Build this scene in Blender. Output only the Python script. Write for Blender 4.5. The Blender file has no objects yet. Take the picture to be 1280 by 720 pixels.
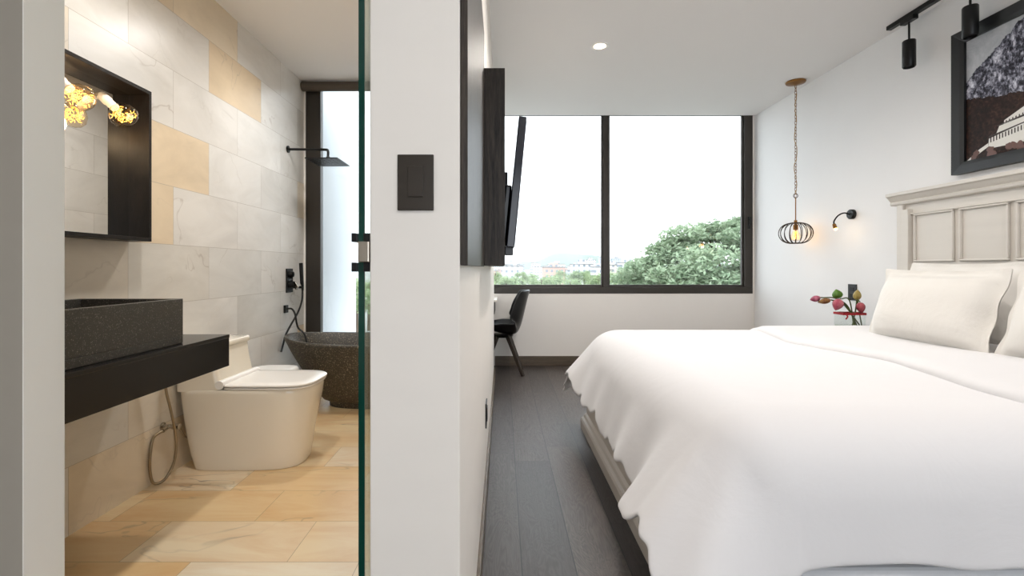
import bpy, bmesh, math, random
import numpy as np
from mathutils import Vector, Matrix
random.seed(7)
C = bpy.context.scene
COL = C.collection
PI = math.pi
# ------------------------------------------------------------ camera
cam_d = bpy.data.cameras.new('camera'); cam = bpy.data.objects.new('camera', cam_d); COL.objects.link(cam)
cam.location = (0, 0, 1.05); cam.rotation_euler = (PI/2, 0, 0)
cam_d.sensor_width = 36; cam_d.lens = 600/1280*36
cam_d.shift_x = 12/1280; cam_d.shift_y = -25/1280
cam_d.clip_start = .03; cam_d.clip_end = 20000
C.camera = cam
C.view_settings.view_transform = 'Standard'; C.view_settings.look = 'None'
C.view_settings.gamma = 1; C.view_settings.use_curve_mapping = False
C.view_settings.exposure = 1.45
# ------------------------------------------------------------ world: bright overcast sky
SKY = 2.2
W = bpy.data.worlds.new('sky'); C.world = W; W.use_nodes = True
nt = W.node_tree; nt.nodes.clear()
wo = nt.nodes.new('ShaderNodeOutputWorld'); bg = nt.nodes.new('ShaderNodeBackground'); bg.inputs[1].default_value = SKY
tc = nt.nodes.new('ShaderNodeTexCoord'); mp = nt.nodes.new('ShaderNodeMapping'); mp.inputs['Scale'].default_value = (1.5, 1.5, 4)
nz = nt.nodes.new('ShaderNodeTexNoise'); nz.inputs['Scale'].default_value = 2.2; nz.inputs['Detail'].default_value = 6
cr = nt.nodes.new('ShaderNodeValToRGB')
cr.color_ramp.elements[0].position = .36; cr.color_ramp.elements[0].color = (.48, .53, .585, 1)
cr.color_ramp.elements[1].position = .56; cr.color_ramp.elements[1].color = (.58, .61, .645, 1)
for a, b in ((tc.outputs['Generated'], mp.inputs[0]), (mp.outputs[0], nz.inputs[0]), (nz.outputs[0], cr.inputs[0]), (cr.outputs[0], bg.inputs[0]), (bg.outputs[0], wo.inputs[0])):
    nt.links.new(a, b)
# ------------------------------------------------------------ lamp and fill light levels (watts)
P_DOWN = 30      # bedroom recessed downlights
P_BATH = 20      # added bathroom fill lights, no fixtures
# ============================================================ materials
def lin(c):
    if isinstance(c, str):
        c = tuple(int(c[i:i+2], 16)/255 for i in (0, 2, 4))
    return tuple((v/12.92 if v <= .04045 else ((v+.055)/1.055)**2.4) for v in c) + (1,)
class NT:
    def __init__(s, name):
        s.m = bpy.data.materials.new(name); s.m.use_nodes = True; s.t = s.m.node_tree; s.n = s.t.nodes; s.n.clear()
        s.o = s.n.new('ShaderNodeOutputMaterial')
    def new(s, t, **kw):
        n = s.n.new('ShaderNode'+t)
        for k, v in kw.items(): setattr(n, k, v)
        return n
    def L(s, a, b): s.t.links.new(a, b)
    def math(s, op, a, b=None, c=None):
        n = s.new('Math', operation=op)
        for i, v in enumerate((a, b, c)):
            if v is None: continue
            if hasattr(v, 'links'): s.L(v, n.inputs[i])
            else: n.inputs[i].default_value = v
        return n.outputs[0]
    def ramp(s, fac, stops, interp='LINEAR'):
        n = s.new('ValToRGB'); r = n.color_ramp; r.interpolation = interp
        while len(r.elements) < len(stops): r.elements.new(.5)
        for e, (p, c) in zip(r.elements, stops): e.position = p; e.color = lin(c) if not isinstance(c, float) else (c, c, c, 1)
        s.L(fac, n.inputs[0]); return n.outputs[0]
    def mix(s, fac, a, b, bt='MIX'):
        n = s.new('Mix', data_type='RGBA', blend_type=bt)
        for i, v in ((0, fac), (6, a), (7, b)):
            if hasattr(v, 'links'): s.L(v, n.inputs[i])
            else: n.inputs[i].default_value = v
        return n.outputs[2]
    def noise(s, scale, detail=4, vec=None, rough=.5, dist=0, st=None):
        n = s.new('TexNoise'); n.inputs['Scale'].default_value = scale; n.inputs['Detail'].default_value = detail
        n.inputs['Roughness'].default_value = rough; n.inputs['Distortion'].default_value = dist
        if vec is None: vec = s.pos()
        if st:
            m = s.new('Mapping'); m.inputs['Scale'].default_value = st; s.L(vec, m.inputs[0]); vec = m.outputs[0]
        s.L(vec, n.inputs['Vector']); return n.outputs[0]
    def pos(s):
        if not hasattr(s, '_p'): s._p = s.new('TexCoord').outputs['Object']
        return s._p
    def wpos(s):
        if not hasattr(s, '_w'): s._w = s.new('NewGeometry').outputs['Position']
        return s._w
    def bsdf(s, color, rough=.5, metal=0, bump=None, bstr=.1, bdist=.01, **kw):
        b = s.new('BsdfPrincipled')
        for k, v in (('Base Color', color), ('Roughness', rough), ('Metallic', metal), *kw.items()):
            if hasattr(v, 'links'): s.L(v, b.inputs[k])
            else: b.inputs[k].default_value = v
        if bump is not None:
            bn = s.new('Bump'); bn.inputs['Strength'].default_value = bstr; bn.inputs['Distance'].default_value = bdist
            s.L(bump, bn.inputs['Height']); s.L(bn.outputs[0], b.inputs['Normal'])
        s.L(b.outputs[0], s.o.inputs[0]); return s.m
def simple(name, c, rough=.5, metal=0, var=.06, scale=8, bstr=.05, st=None, **kw):
    t = NT(name); c = lin(c); nz = t.noise(scale, 5, st=st)
    d = tuple(v*(1-var) for v in c[:3])+(1,); e = tuple(min(1, v*(1+var)) for v in c[:3])+(1,)
    return t.bsdf(t.mix(nz, d, e), rough, metal, nz, bstr, .004, **kw)
def tile_mat(name, iu, iv, tu, tv, ou, ov, palette, grout, rough, veincol, row_shift=.5, seed=0, vs=.5, shade='D3D0CB'):
    t = NT(name); sp = t.new('SeparateXYZ'); t.L(t.wpos(), sp.inputs[0])
    v = t.math('DIVIDE', t.math('SUBTRACT', sp.outputs[iv], ov), tv); r = t.math('FLOOR', v)
    u = t.math('ADD', t.math('DIVIDE', t.math('SUBTRACT', sp.outputs[iu], ou), tu), t.math('MULTIPLY', r, row_shift)); k = t.math('FLOOR', u)
    cb = t.new('CombineXYZ'); t.L(k, cb.inputs[0]); t.L(r, cb.inputs[1]); cb.inputs[2].default_value = seed+.37
    wn = t.new('TexWhiteNoise', noise_dimensions='3D'); t.L(cb.outputs[0], wn.inputs[0])
    base = t.ramp(wn.outputs[0], palette)
    ad = t.new('VectorMath', operation='MULTIPLY_ADD'); t.L(wn.outputs[1], ad.inputs[0]); ad.inputs[1].default_value = (9, 9, 9); t.L(t.wpos(), ad.inputs[2])
    ve = ad.outputs[0]
    n1 = t.noise(1.6, 7, ve, .62, .8, (1, 1, 2.2) if iv == 2 else (1, 4, 1))
    col = t.mix(t.ramp(n1, [(.35, 0.0), (.7, 1.0)]), base, t.mix(.5, base, lin(shade), 'MULTIPLY'))
    n2 = t.noise(1.1, 4, ve, .55, .5, (1, 2.2, 2.2))
    vl = t.ramp(t.math('ABSOLUTE', t.math('SUBTRACT', n2, .5)), [(0, 1.0), (.009, 0.0)])
    n3 = t.noise(2, 2, ve)
    col = t.mix(t.math('MULTIPLY', vl, t.ramp(n3, [(.5, 0.0), (.68, vs)])), col, lin(veincol))
    def edge(x, w): 
        f = t.math('FRACT', x); return t.math('LESS_THAN', t.math('MINIMUM', f, t.math('SUBTRACT', 1, f)), w)
    g = t.math('MAXIMUM', edge(u, .0013/tu), edge(v, .0013/tv))
    col = t.mix(t.math('MULTIPLY', g, .6), col, lin(grout))
    return t.bsdf(col, rough, 0, t.math('SUBTRACT', 1, g), .25, .002)
WHITE = simple('painted_plaster_white', 'EFEBE6', .55, var=.02, scale=3, bstr=.03)
PART = simple('painted_plaster_warm', 'EBE5DD', .5, var=.025, scale=5, bstr=.05, st=(1, 1, 3))
COOL = simple('painted_plaster_cool', 'EBEAE9', .6, var=.02, scale=3, bstr=.03)
CEIL = simple('ceiling_paint', 'ECE9E6', .7, var=.01, scale=2, bstr=.02)
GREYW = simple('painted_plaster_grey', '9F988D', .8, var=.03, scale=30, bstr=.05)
BATHT = tile_mat('cream_marble_wall_tile', 1, 2, .60, .30, 2.48, -.03,
    [(0, 'ECEAE6'), (.2, 'E2DED8'), (.4, 'EEECE8'), (.55, 'D8D5CF'), (.7, 'E9DAC2'), (.84, 'D2CCC3'), (.9, 'E6D3B6'), (1, 'E2CDAE')], '9A8F80', .32, '9C8F80', .5, 4)
FLOORT = tile_mat('yellow_marble_floor_tile', 0, 1, .60, .275, -1.37, 1.714,
    [(0, 'F0DDB8'), (.3, 'E9CD9C'), (.55, 'F0E4CC'), (.75, 'E6C795'), (1, 'EBD2A8')], '8C7350', .3, '7A6A58', .43, 2, .85, 'DDAA62')
def wood_floor():
    t = NT('dark_oak_planks'); sp = t.new('SeparateXYZ'); t.L(t.wpos(), sp.inputs[0])
    v = t.math('DIVIDE', t.math('SUBTRACT', sp.outputs[0], .068), .188); r = t.math('FLOOR', v)
    w1 = t.new('TexWhiteNoise', noise_dimensions='1D'); t.L(r, w1.inputs['W'])
    u = t.math('ADD', t.math('DIVIDE', sp.outputs[1], 1.25), t.math('MULTIPLY', w1.outputs[0], 5.0)); k = t.math('FLOOR', u)
    cb = t.new('CombineXYZ'); t.L(k, cb.inputs[0]); t.L(r, cb.inputs[1])
    wn = t.new('TexWhiteNoise', noise_dimensions='3D'); t.L(cb.outputs[0], wn.inputs[0])
    base = t.ramp(wn.outputs[0], [(0, '403936'), (.5, '534A45'), (1, '5F554E')])
    ad = t.new('VectorMath', operation='MULTIPLY_ADD'); t.L(wn.outputs[1], ad.inputs[0]); ad.inputs[1].default_value = (7, 7, 7); t.L(t.wpos(), ad.inputs[2])
    n0 = t.noise(2.2, 3, ad.outputs[0], .5, 1.0, (5, 1, 1))
    rings = t.math('FRACT', t.math('MULTIPLY', n0, 22))
    rings = t.math('ABSOLUTE', t.math('SUBTRACT', rings, .5))
    fine = t.noise(60, 4, ad.outputs[0], .6, 0, (3, .12, 1))
    gr = t.math('ADD', t.math('MULTIPLY', rings, .7), t.math('MULTIPLY', fine, .65))
    col = t.mix(t.ramp(gr, [(.1, 0.0), (.8, .75)]), base, lin('28221F'))
    def edge(x, w):
        f = t.math('FRACT', x); return t.math('LESS_THAN', t.math('MINIMUM', f, t.math('SUBTRACT', 1, f)), w)
    g = t.math('MAXIMUM', edge(u, .0012/1.25), edge(v, .0022/.188))
    col = t.mix(g, col, lin('191614'))
    return t.bsdf(col, t.math('ADD', .36, t.math('MULTIPLY', gr, .14)), 0, t.math('SUBTRACT', gr, t.math('MULTIPLY', g, 2)), .12, .002)
WOODF = wood_floor()
def wood(name, c1, c2, rough, st, bstr=.3, scale=6):
    t = NT(name); n0 = t.noise(scale, 5, None, .6, .8, st)
    f = t.noise(scale*9, 3, None, .6, 0, st)
    g = t.math('ADD', t.math('MULTIPLY', n0, .6), t.math('MULTIPLY', f, .4))
    return t.bsdf(t.ramp(g, [(.35, c1), (.65, c2)]), rough, 0, g, bstr, .003)
BLACKWOOD = wood('black_stained_oak', '0E0B09', '453C34', .42, (9, 9, .5), .5)
BASEW = wood('brown_baseboard_wood', '4A4036', '655848', .4, (.7, .7, 8))
MIRW = wood('mirror_frame_wood', '0C0A09', '1E1916', .42, (6, 6, 1))
MIRW2 = MIRW
for m__ in (MIRW, BLACKWOOD): m__.node_tree.nodes['Principled BSDF'].inputs['Specular IOR Level'].default_value = .25
FRAMEM = simple('bronze_window_frame', '39342F', .38, .3, .05, 20)
LINTEL = simple('dark_brown_blind_housing', '4C4237', .5, 0, .05, 20)
BLACKM = simple('matte_black_metal', '121212', .35, .4, .05, 20)
BLACKP = simple('black_plastic', '101011', .3, 0, .05, 20)
SCREEN = simple('tv_screen_glass', '06070B', .06, 0, .02, 20, .0)
TVB = simple('tv_housing_black', '0D1020', .18, 0, .03, 20, .0)
SWITCH = simple('dark_bronze_switch', '30281F', .3, .2, .05, 20)
BLACKSTONE = simple('polished_black_granite', '080707', .22, 0, .3, 60, .01)
def speckle(name, base, dots, rough, sc=260, thr=.62):
    t = NT(name); n = t.noise(sc, 2, None, .7); n2 = t.noise(sc*.16, 4, None)
    c = t.mix(t.ramp(n, [(thr-.02, 0.0), (thr+.07, 1.0)]), t.mix(n2, lin(base), tuple(v*1.5 for v in lin(base)[:3])+(1,)), lin(dots))
    return t.bsdf(c, rough, 0, n, .12, .001)
BASIN = speckle('honed_dark_granite', '35332F', '8A857C', .4)
TUBST = speckle('dark_terrazzo_stone', '39342C', 'A2967E', .45, 130, .60)
CERAM = simple('glazed_ceramic', 'EDE4D3', .12, 0, .01, 3, .0)
CERAM.node_tree.nodes['Principled BSDF'].inputs['Coat Weight'].default_value = .4
SEAT = simple('toilet_seat_white', 'F3EFE9', .2, 0, .01, 3, .0)
CHROME = simple('brushed_steel', 'B8B0A4', .25, 1, .05, 30)
HOSEM = simple('braided_steel_hose', '9B8D78', .35, 1, .12, 160, .1)
BRASS = simple('aged_brass', '8A6236', .32, 1, .1, 40)
DARKBR = simple('dark_bronze_wire', '2A1A12', .4, .6, .1, 40)
WHITEP = simple('white_plastic', 'F4F2EE', .35, 0, .01, 10, .0)
FABRIC = simple('white_cotton', 'F1EDE8', .85, 0, .012, 5, .12)
def cotton(name, c, bs, sc):
    t = NT(name); n = t.noise(sc, 6, None, .55, .6); n2 = t.noise(900, 1)
    h = t.math('ADD', n, t.math('MULTIPLY', n2, .02))
    m = t.bsdf(lin(c), .8, 0, h, bs, .03, **{'Sheen Weight': .15})
    return m
DUVETM = cotton('duvet_cotton', 'E3E1E1', .16, 3.2)
PILLM = cotton('pillow_cotton', 'DEDAD3', .28, 6)
BEDP = simple('cream_painted_wood', 'D3CDC4', .45, 0, .05, 5, .1, (1, .3, 6))
BEDF = simple('taupe_painted_wood', 'C9C1B7', .45, 0, .04, 6, .1)
MATT = simple('box_spring_cloth', 'D9DADC', .8, 0, .02, 50)
def glass(name, tint=(1, 1, 1, 1), r=.0, refl=1.0):
    t = NT(name); tr = t.new('BsdfTransparent'); tr.inputs[0].default_value = tint
    gl = t.new('BsdfGlossy'); gl.inputs['Roughness'].default_value = r
    lw = t.new('LayerWeight'); lw.inputs[0].default_value = .5
    fr = t.math('MULTIPLY_ADD', t.math('POWER', lw.outputs['Facing'], 5.0), .9, .04)
    mx = t.new('MixShader'); t.L(t.math('MULTIPLY', fr, refl), mx.inputs[0]); t.L(tr.outputs[0], mx.inputs[1]); t.L(gl.outputs[0], mx.inputs[2])
    t.L(mx.outputs[0], t.o.inputs[0]); return t.m
PANE = glass('clear_window_glass', (.97, .985, .98, 1), 0, .6)
DOORG = glass('shower_door_glass', (.93, .97, .95, 1))
VASEG = glass('vase_glass', (.97, .985, .98, 1))
BULBG = glass('bulb_glass', (1, .93, .82, 1), 0, .8)
WATER = glass('vase_water', (.86, .9, .84, 1))
GEDGE = simple('green_glass_edge', '04382E', .12, 0, .2, 8, .0)
MIRROR = simple('silvered_mirror', 'E6E4E0', .0, 1, 0, 1, .0)
for nd in list(MIRROR.node_tree.nodes):
    if nd.type == 'BUMP': MIRROR.node_tree.nodes.remove(nd)
def emit(name, c, s):
    t = NT(name); e = t.new('Emission'); e.inputs[0].default_value = lin(c); e.inputs[1].default_value = s; t.L(e.outputs[0], t.o.inputs[0]); return t.m
FIL = emit('glowing_filament', 'FFA640', 4)
FAIRY = emit('fairy_light_filament', 'FFAE48', 3.2)
DISC = emit('downlight_lens', 'FFE9CC', 2)
TIP = emit('reading_lamp_led', 'FFC673', 3)
# ============================================================ mesh helpers
class MB:
    def __init__(s): s.v = []; s.f = []; s.mi = []; s.cur = 0
    def add(s, vs, fs):
        o = len(s.v); s.v += [tuple(p) for p in vs]; s.f += [tuple(i+o for i in f) for f in fs]; s.mi += [s.cur]*len(fs); return s
    def box(s, x0, x1, y0, y1, z0, z1):
        vs = [(x, y, z) for x in (x0, x1) for y in (y0, y1) for z in (z0, z1)]
        return s.add(vs, [(0, 1, 3, 2), (4, 6, 7, 5), (0, 4, 5, 1), (2, 3, 7, 6), (0, 2, 6, 4), (1, 5, 7, 3)])
    def bar(s, a, b, w, d, w2=None, d2=None, up=(0, 0, 1)):
        a, b = Vector(a), Vector(b); t = (b-a).normalized(); u = Vector(up)
        if abs(t.dot(u)) > .95: u = Vector((1, 0, 0))
        p = t.cross(u).normalized(); q = p.cross(t)
        w2 = w2 or w; d2 = d2 or d
        vs = [c+p*i*ww/2+q*j*dd/2 for c, ww, dd in ((a, w, d), (b, w2, d2)) for i, j in ((-1, -1), (1, -1), (1, 1), (-1, 1))]
        return s.add(vs, [(3, 2, 1, 0), (4, 5, 6, 7), (0, 1, 5, 4), (1, 2, 6, 5), (2, 3, 7, 6), (3, 0, 4, 7)])
    def tube(s, pts, r, n=12, closed=False, caps=True):
        P = [Vector(p) for p in pts]; N = len(P); R = r if hasattr(r, '__len__') else [r]*N
        rings = []; prev = None
        for i in range(N):
            if closed: t = (P[(i+1) % N]-P[i-1]).normalized()
            else: t = (P[min(i+1, N-1)]-P[max(i-1, 0)]).normalized()
            if prev is None:
                u = Vector((0, 0, 1)) if abs(t.z) < .9 else Vector((1, 0, 0)); q = (u-t*u.dot(t)).normalized()
            else: q = (prev-t*prev.dot(t)).normalized()
            prev = q; p = t.cross(q)
            rings.append([P[i]+(q*math.cos(2*PI*k/n)+p*math.sin(2*PI*k/n))*R[i] for k in range(n)])
        vs = [v for rg in rings for v in rg]; fs = []
        for i in range(N if closed else N-1):
            j = (i+1) % N
            for k in range(n): fs.append((i*n+k, i*n+(k+1) % n, j*n+(k+1) % n, j*n+k))
        if caps and not closed: fs += [tuple(range(n))[::-1], tuple((N-1)*n+k for k in range(n))]
        return s.add(vs, fs)
    def lathe(s, prof, c=(0, 0, 0), n=32, axis=(0, 0, 1)):
        ax = Vector(axis).normalized(); rot = Vector((0, 0, 1)).rotation_difference(ax).to_matrix(); c = Vector(c)
        vs = [c+rot@Vector((r*math.cos(2*PI*k/n), r*math.sin(2*PI*k/n), z)) for r, z in prof for k in range(n)]
        fs = [(i*n+k, i*n+(k+1) % n, (i+1)*n+(k+1) % n, (i+1)*n+k) for i in range(len(prof)-1) for k in range(n)]
        if prof[0][0] > 1e-5: fs.append(tuple(range(n))[::-1])
        if prof[-1][0] > 1e-5: fs.append(tuple((len(prof)-1)*n+k for k in range(n)))
        return s.add(vs, fs)
    def loft(s, rings, cap0=True, cap1=True):
        n = len(rings[0]); vs = [v for r in rings for v in r]
        fs = [(i*n+k, i*n+(k+1) % n, (i+1)*n+(k+1) % n, (i+1)*n+k) for i in range(len(rings)-1) for k in range(n)]
        if cap0: fs.append(tuple(range(n))[::-1])
        if cap1: fs.append(tuple((len(rings)-1)*n+k for k in range(n)))
        return s.add(vs, fs)
    def sweep(s, prof, y0, y1):      # a profile of (x, z) points extruded along y
        n = len(prof); return s.loft([[(x, y, z) for x, z in prof] for y in (y0, y1)])
    def grid(s, F, nu, nv, cu=False, cv=False):
        vs = [F(i/(nu if cu else nu-1), j/(nv if cv else nv-1)) for i in range(nu) for j in range(nv)]
        fs = [(i*nv+j, ((i+1) % nu)*nv+j, ((i+1) % nu)*nv+(j+1) % nv, i*nv+(j+1) % nv) for i in range(nu if cu else nu-1) for j in range(nv if cv else nv-1)]
        return s.add(vs, fs)
    def build(s, name, mats, parent=None, smooth=None, bevel=0, seg=2, sub=0, solid=0, origin=None, merge=False):
        me = bpy.data.meshes.new(name); v = s.v
        if origin is not None: v = [tuple(Vector(p)-Vector(origin)) for p in v]
        me.from_pydata(v, [], s.f)
        mats = mats if isinstance(mats, (list, tuple)) else [mats]
        for m in mats: me.materials.append(m)
        if len(mats) > 1: me.polygons.foreach_set('material_index', s.mi)
        bm = bmesh.new(); bm.from_mesh(me)
        if merge: bmesh.ops.remove_doubles(bm, verts=bm.verts, dist=1e-5)
        if len(s.f) < 20000: bmesh.ops.recalc_face_normals(bm, faces=bm.faces)
        bm.to_mesh(me); bm.free()
        o = bpy.data.objects.new(name, me); COL.objects.link(o)
        if origin is not None: o.location = origin
        if parent is not None:
            o.parent = parent
            pl = parent.matrix_basis.translation if parent.parent is None else parent.matrix_basis.translation+parent.parent.matrix_basis.translation
            if origin is None and parent.get('_abs'): o.location = -Vector(pl)
        if smooth is not None:
            me.shade_smooth() if smooth >= 180 else me.set_sharp_from_angle(angle=math.radians(smooth))
            if smooth < 180:
                me.polygons.foreach_set('use_smooth', [True]*len(me.polygons)); me.set_sharp_from_angle(angle=math.radians(smooth))
        if solid:
            m = o.modifiers.new('thick', 'SOLIDIFY'); m.thickness = solid; m.offset = 0
        if bevel:
            m = o.modifiers.new('bevel', 'BEVEL'); m.width = bevel; m.segments = seg; m.limit_method = 'ANGLE'; m.angle_limit = math.radians(40)
        if sub:
            m = o.modifiers.new('sub', 'SUBSURF'); m.levels = sub; m.render_levels = sub
        return o
def tag(o, label=None, cat=None, group=None, kind=None):
    if label: o['label'] = label
    if cat: o['category'] = cat
    if group: o['group'] = group
    if kind: o['kind'] = kind
    return o
def thing(name, label, cat, loc, group=None, absolute=True):
    o = bpy.data.objects.new(name, None); COL.objects.link(o); o.location = loc; o.empty_display_size = .1
    if absolute: o['_abs'] = 1           # children are modelled in world coordinates
    return tag(o, label, cat, group)
def struct(name, mb, m, parent=None, **kw):
    o = mb.build(name, m, parent, **kw)
    if parent is None: o['kind'] = 'structure'
    return o
def B(*a): return MB().box(*a)
def spline(pts, n=8):
    P = [Vector(p) for p in pts]; P = [P[0]*2-P[1]]+P+[P[-1]*2-P[-2]]; out = []
    for i in range(1, len(P)-2):
        for k in range(n):
            t = k/n; a, b, c, d = P[i-1:i+3]
            out.append(.5*((2*b)+(c-a)*t+(2*a-5*b+4*c-d)*t*t+(-a+3*b-3*c+d)*t**3))
    out.append(P[-2]); return out
def point_light(name, loc, w, col, r=.03, spot=None, parent=None):
    d = bpy.data.lights.new(name, 'SPOT' if spot else 'POINT'); d.energy = w; d.color = col; d.shadow_soft_size = r
    if spot: d.spot_size = math.radians(spot); d.spot_blend = 1
    o = bpy.data.objects.new(name, d); COL.objects.link(o); o.location = loc
    if parent is not None: o.parent = parent; o.location = Vector(loc)-parent.location
    return o
# ============================================================ SETTING
CZ = 2.684; BCZ = 2.632; YW = 5.16; XR = 2.71; YB = 4.11; XL = -1.70; PX0 = -.25; PX1 = -.08; PY0 = .905; PY1 = 4.56
YBK = -2.6; XBK = -1.6
floor_mb = MB().box(PX0+.0, XR+.15, PY0, YW+.15, -.12, 0).box(XBK-.15, XR+.15, YBK-.15, PY0, -.12, 0).box(-1.0, PX0, 4.2, YW+.15, -.12, 0)
struct('floor', floor_mb, WOODF)
struct('floor_bathroom', B(XL-.1, PX0, PY0, YB+.09, -.12, .0), FLOORT)
struct('ceiling', MB().box(PX0, XR+.15, PY0, YW-.02, CZ, CZ+.16).box(XBK-.15, XR+.15, YBK-.15, PY0, CZ, CZ+.16).box(-1.0, PX0, 4.21, YW-.02, CZ, CZ+.16), CEIL)
struct('ceiling_bathroom', B(XL-.1, PX0, PY0+.085, YB+.1, BCZ, BCZ+.2), CEIL)
struct('wall_right', B(XR, XR+.15, YBK-.15, YW+.2, -.12, CZ+.16), COOL)
struct('wall_window', MB().box(-1.0, XR, YW, YW+.15, -.12, .778).box(2.69, XR, YW, YW+.15, .778, CZ+.16), WHITE)
struct('wall_partition', B(PX0, PX1, PY0, PY1, 0, CZ+.1), PART, bevel=.003)
struct('wall_nook', MB().box(-1.05, -.97, 4.2, YW+.15, -.12, CZ+.16).box(-.97, PX0, YB+.09, 4.3, 0, CZ+.1), WHITE)
struct('wall_left', B(XL-.12, XL, PY0+.085, YB+.1, -.12, BCZ+.2), BATHT)
struct('wall_bathroom_right', B(PX0-.006, PX0, PY0+.1, YB, 0, BCZ), BATHT)
struct('wall_bathroom_back', MB().box(-1.05, PX0, YB, YB+.09, -.12, BCZ+.2), BATHT)
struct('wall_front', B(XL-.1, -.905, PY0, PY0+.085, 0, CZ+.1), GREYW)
struct('wall_front_jamb', B(-.905, -.903, PY0, PY0+.085, 0, CZ+.1), WHITE)
struct('wall_hall', B(XBK-.15, XBK, YBK-.15, PY0, -.12, CZ+.16), WHITE)
# rear wall with a wide balcony opening (behind the camera)
struct('wall_back', MB().box(XBK-.15, -.3, YBK-.15, YBK, -.12, CZ+.16).box(2.2, XR, YBK-.15, YBK, -.12, CZ+.16).box(-.3, 2.2, YBK-.15, YBK, 2.35, CZ+.16).box(-.3, 2.2, YBK-.15, YBK, -.12, .2), WHITE)
# baseboards
struct('baseboard_window', B(PX1, XR, YW-.014, YW, 0, .105), BASEW, bevel=.002)
struct('baseboard_right', B(XR-.014, XR, 3.3, YW-.014, 0, .105), BASEW, bevel=.002)
struct('baseboard_partition', B(PX1, PX1+.012, PY0, PY1, 0, .105), BASEW, bevel=.002)
struct('trim_partition_end', B(PX1-.17, PX1, PY0-.012, PY0, 0, .105), BASEW, bevel=.002)
# bedroom window
w1 = MB()
zt = CZ+.12; zb = .775; y0, y1 = YW-.005, YW+.075
w1.box(-.97, 2.69, y0, y1, zb, zb+.07)
w1.box(-.97, 2.69, y0, y1, CZ+.02, zt)
w1.box(2.60, 2.69, y0, y1, zb+.07, CZ+.02); w1.box(-.97, -.9, y0, y1, zb+.07, CZ+.02)
win1 = struct('window_1', w1, FRAMEM, bevel=.004)
B(1.083, 1.143, YW+.005, YW+.06, zb+.07, CZ+.02).build('mullion', FRAMEM, win1, bevel=.003)
s_ = MB()
for a, b in ((-.9, 1.083), (1.143, 2.60)):
    s_.box(a, b, YW+.02, YW+.055, zb+.07, zb+.095); s_.box(a, a+.016, YW+.02, YW+.055, zb+.095, CZ+.02); s_.box(b-.016, b, YW+.02, YW+.055, zb+.095, CZ+.02)
s_.build('sash', FRAMEM, win1, bevel=.002)
for a, b in ((-.885, 1.068), (1.158, 2.585)):
    B(a, b, YW+.034, YW+.040, zb+.095, CZ+.02).build('pane', PANE, win1)
hd = MB().box(2.635, 2.66, YW-.012, YW-.004, 1.47, 1.60).tube(spline([(2.648, YW-.012, 1.59), (2.648, YW-.04, 1.585), (2.646, YW-.045, 1.54), (2.644, YW-.04, 1.50)]), .008)
hd.build('window_handle', BLACKM, win1, smooth=40, bevel=.001)
# bathroom window
w2 = MB(); yb0 = YB+.0; yb1 = YB+.08
w2.box(-1.685, -1.565, yb0, yb1, .02, BCZ-.03); w2.box(-1.10, -1.05, yb0, yb1, .02, BCZ-.03); w2.box(-1.565, -1.10, yb0, yb1, .02, .08)
win2 = struct('window_2', w2, FRAMEM, bevel=.004)
B(-1.575, -1.556, YB-.004, YB+.03, .08, BCZ-.03).build('sash', FRAMEM, win2, bevel=.002)
B(-1.565, -1.10, YB+.035, YB+.041, .08, BCZ-.03).build('pane', PANE, win2)
MB().tube([(XL+.005, YB-.045, BCZ-.045), (PX0-.01, YB-.045, BCZ-.045)], .04, 20).build('blind_tube', LINTEL, win2, smooth=40)
struct('trim_bathroom_window', B(-1.70, -1.685, YB, YB+.09, 0, BCZ+.1), WHITE)
struct('trim_shaft_wall', B(-1.80, -1.62, YB+.12, 5.32, -3, 3.4), simple('exterior_render_white', 'E8EEF4', .8, 0, .03, 2), bevel=.01)
# open glass door with a hinge on the partition
door = MB().box(-.2765, -.2655, .9265, 1.56, .012, 2.60)
dg = struct('door_1', door, DOORG)
MB().box(-.2768, -.2652, .923, .9265, .012, 2.60).build('glass_edge', GEDGE, dg)
hg = MB()
for a, b in ((1.10, 1.1165), (1.043, 1.0605)): hg.box(-.288, -.277, .915, .97, a, b); hg.box(-.265, -.252, .915, .97, a, b)
h1 = hg.build('hinge_clamp', BLACKM, dg, bevel=.001)
B(-.2715, -.2505, .900, .96, 1.0605, 1.10).build('hinge_body', CHROME, dg, bevel=.002)
# ============================================================ BED
bed = thing('bed', 'cream painted wooden bed with tall panelled headboard against right wall', 'bed', (1.6, 2.2, 0))
hb = MB(); HX = 2.63; HY0, HY1 = 1.14, 3.215
hb.box(HX+.02, XR-.002, HY0+.012, HY1-.012, .1, 1.47)
# stiles and rails
hb.box(HX, HX+.03, HY0+.012, HY0+.06, .1, 1.47); hb.box(HX, HX+.03, HY1-.06, HY1-.012, .1, 1.47)
hb.box(HX-.012, HX+.03, HY0+.06, HY0+.115, .1, 1.43); hb.box(HX-.012, HX+.03, HY1-.115, HY1-.06, .1, 1.43)
hb.build('headboard', BEDP, bed, bevel=.003)
fr = MB(); py0, py1 = HY0+.115, HY1-.115; npan = 6; pw = (py1-py0)/npan
fr.box(HX+.002, HX+.022, py0, py1, 1.395, 1.405)
hz = [(1.09, 1.395), (.76, 1.045)]
for z0, z1 in hz:
    for i in range(npan):
        a, b = py0+i*pw+.018, py0+(i+1)*pw-.018; x0, x1 = HX+.005, HX+.021; w = .011
        fr.box(x0, x1, a, b, z0, z0+w); fr.box(x0, x1, a, b, z1-w, z1); fr.box(x0, x1, a, a+w, z0+w, z1-w); fr.box(x0, x1, b-w, b, z0+w, z1-w)
fr.build('panel_moulding', BEDP, bed, bevel=.004)
cp = MB()
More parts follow.
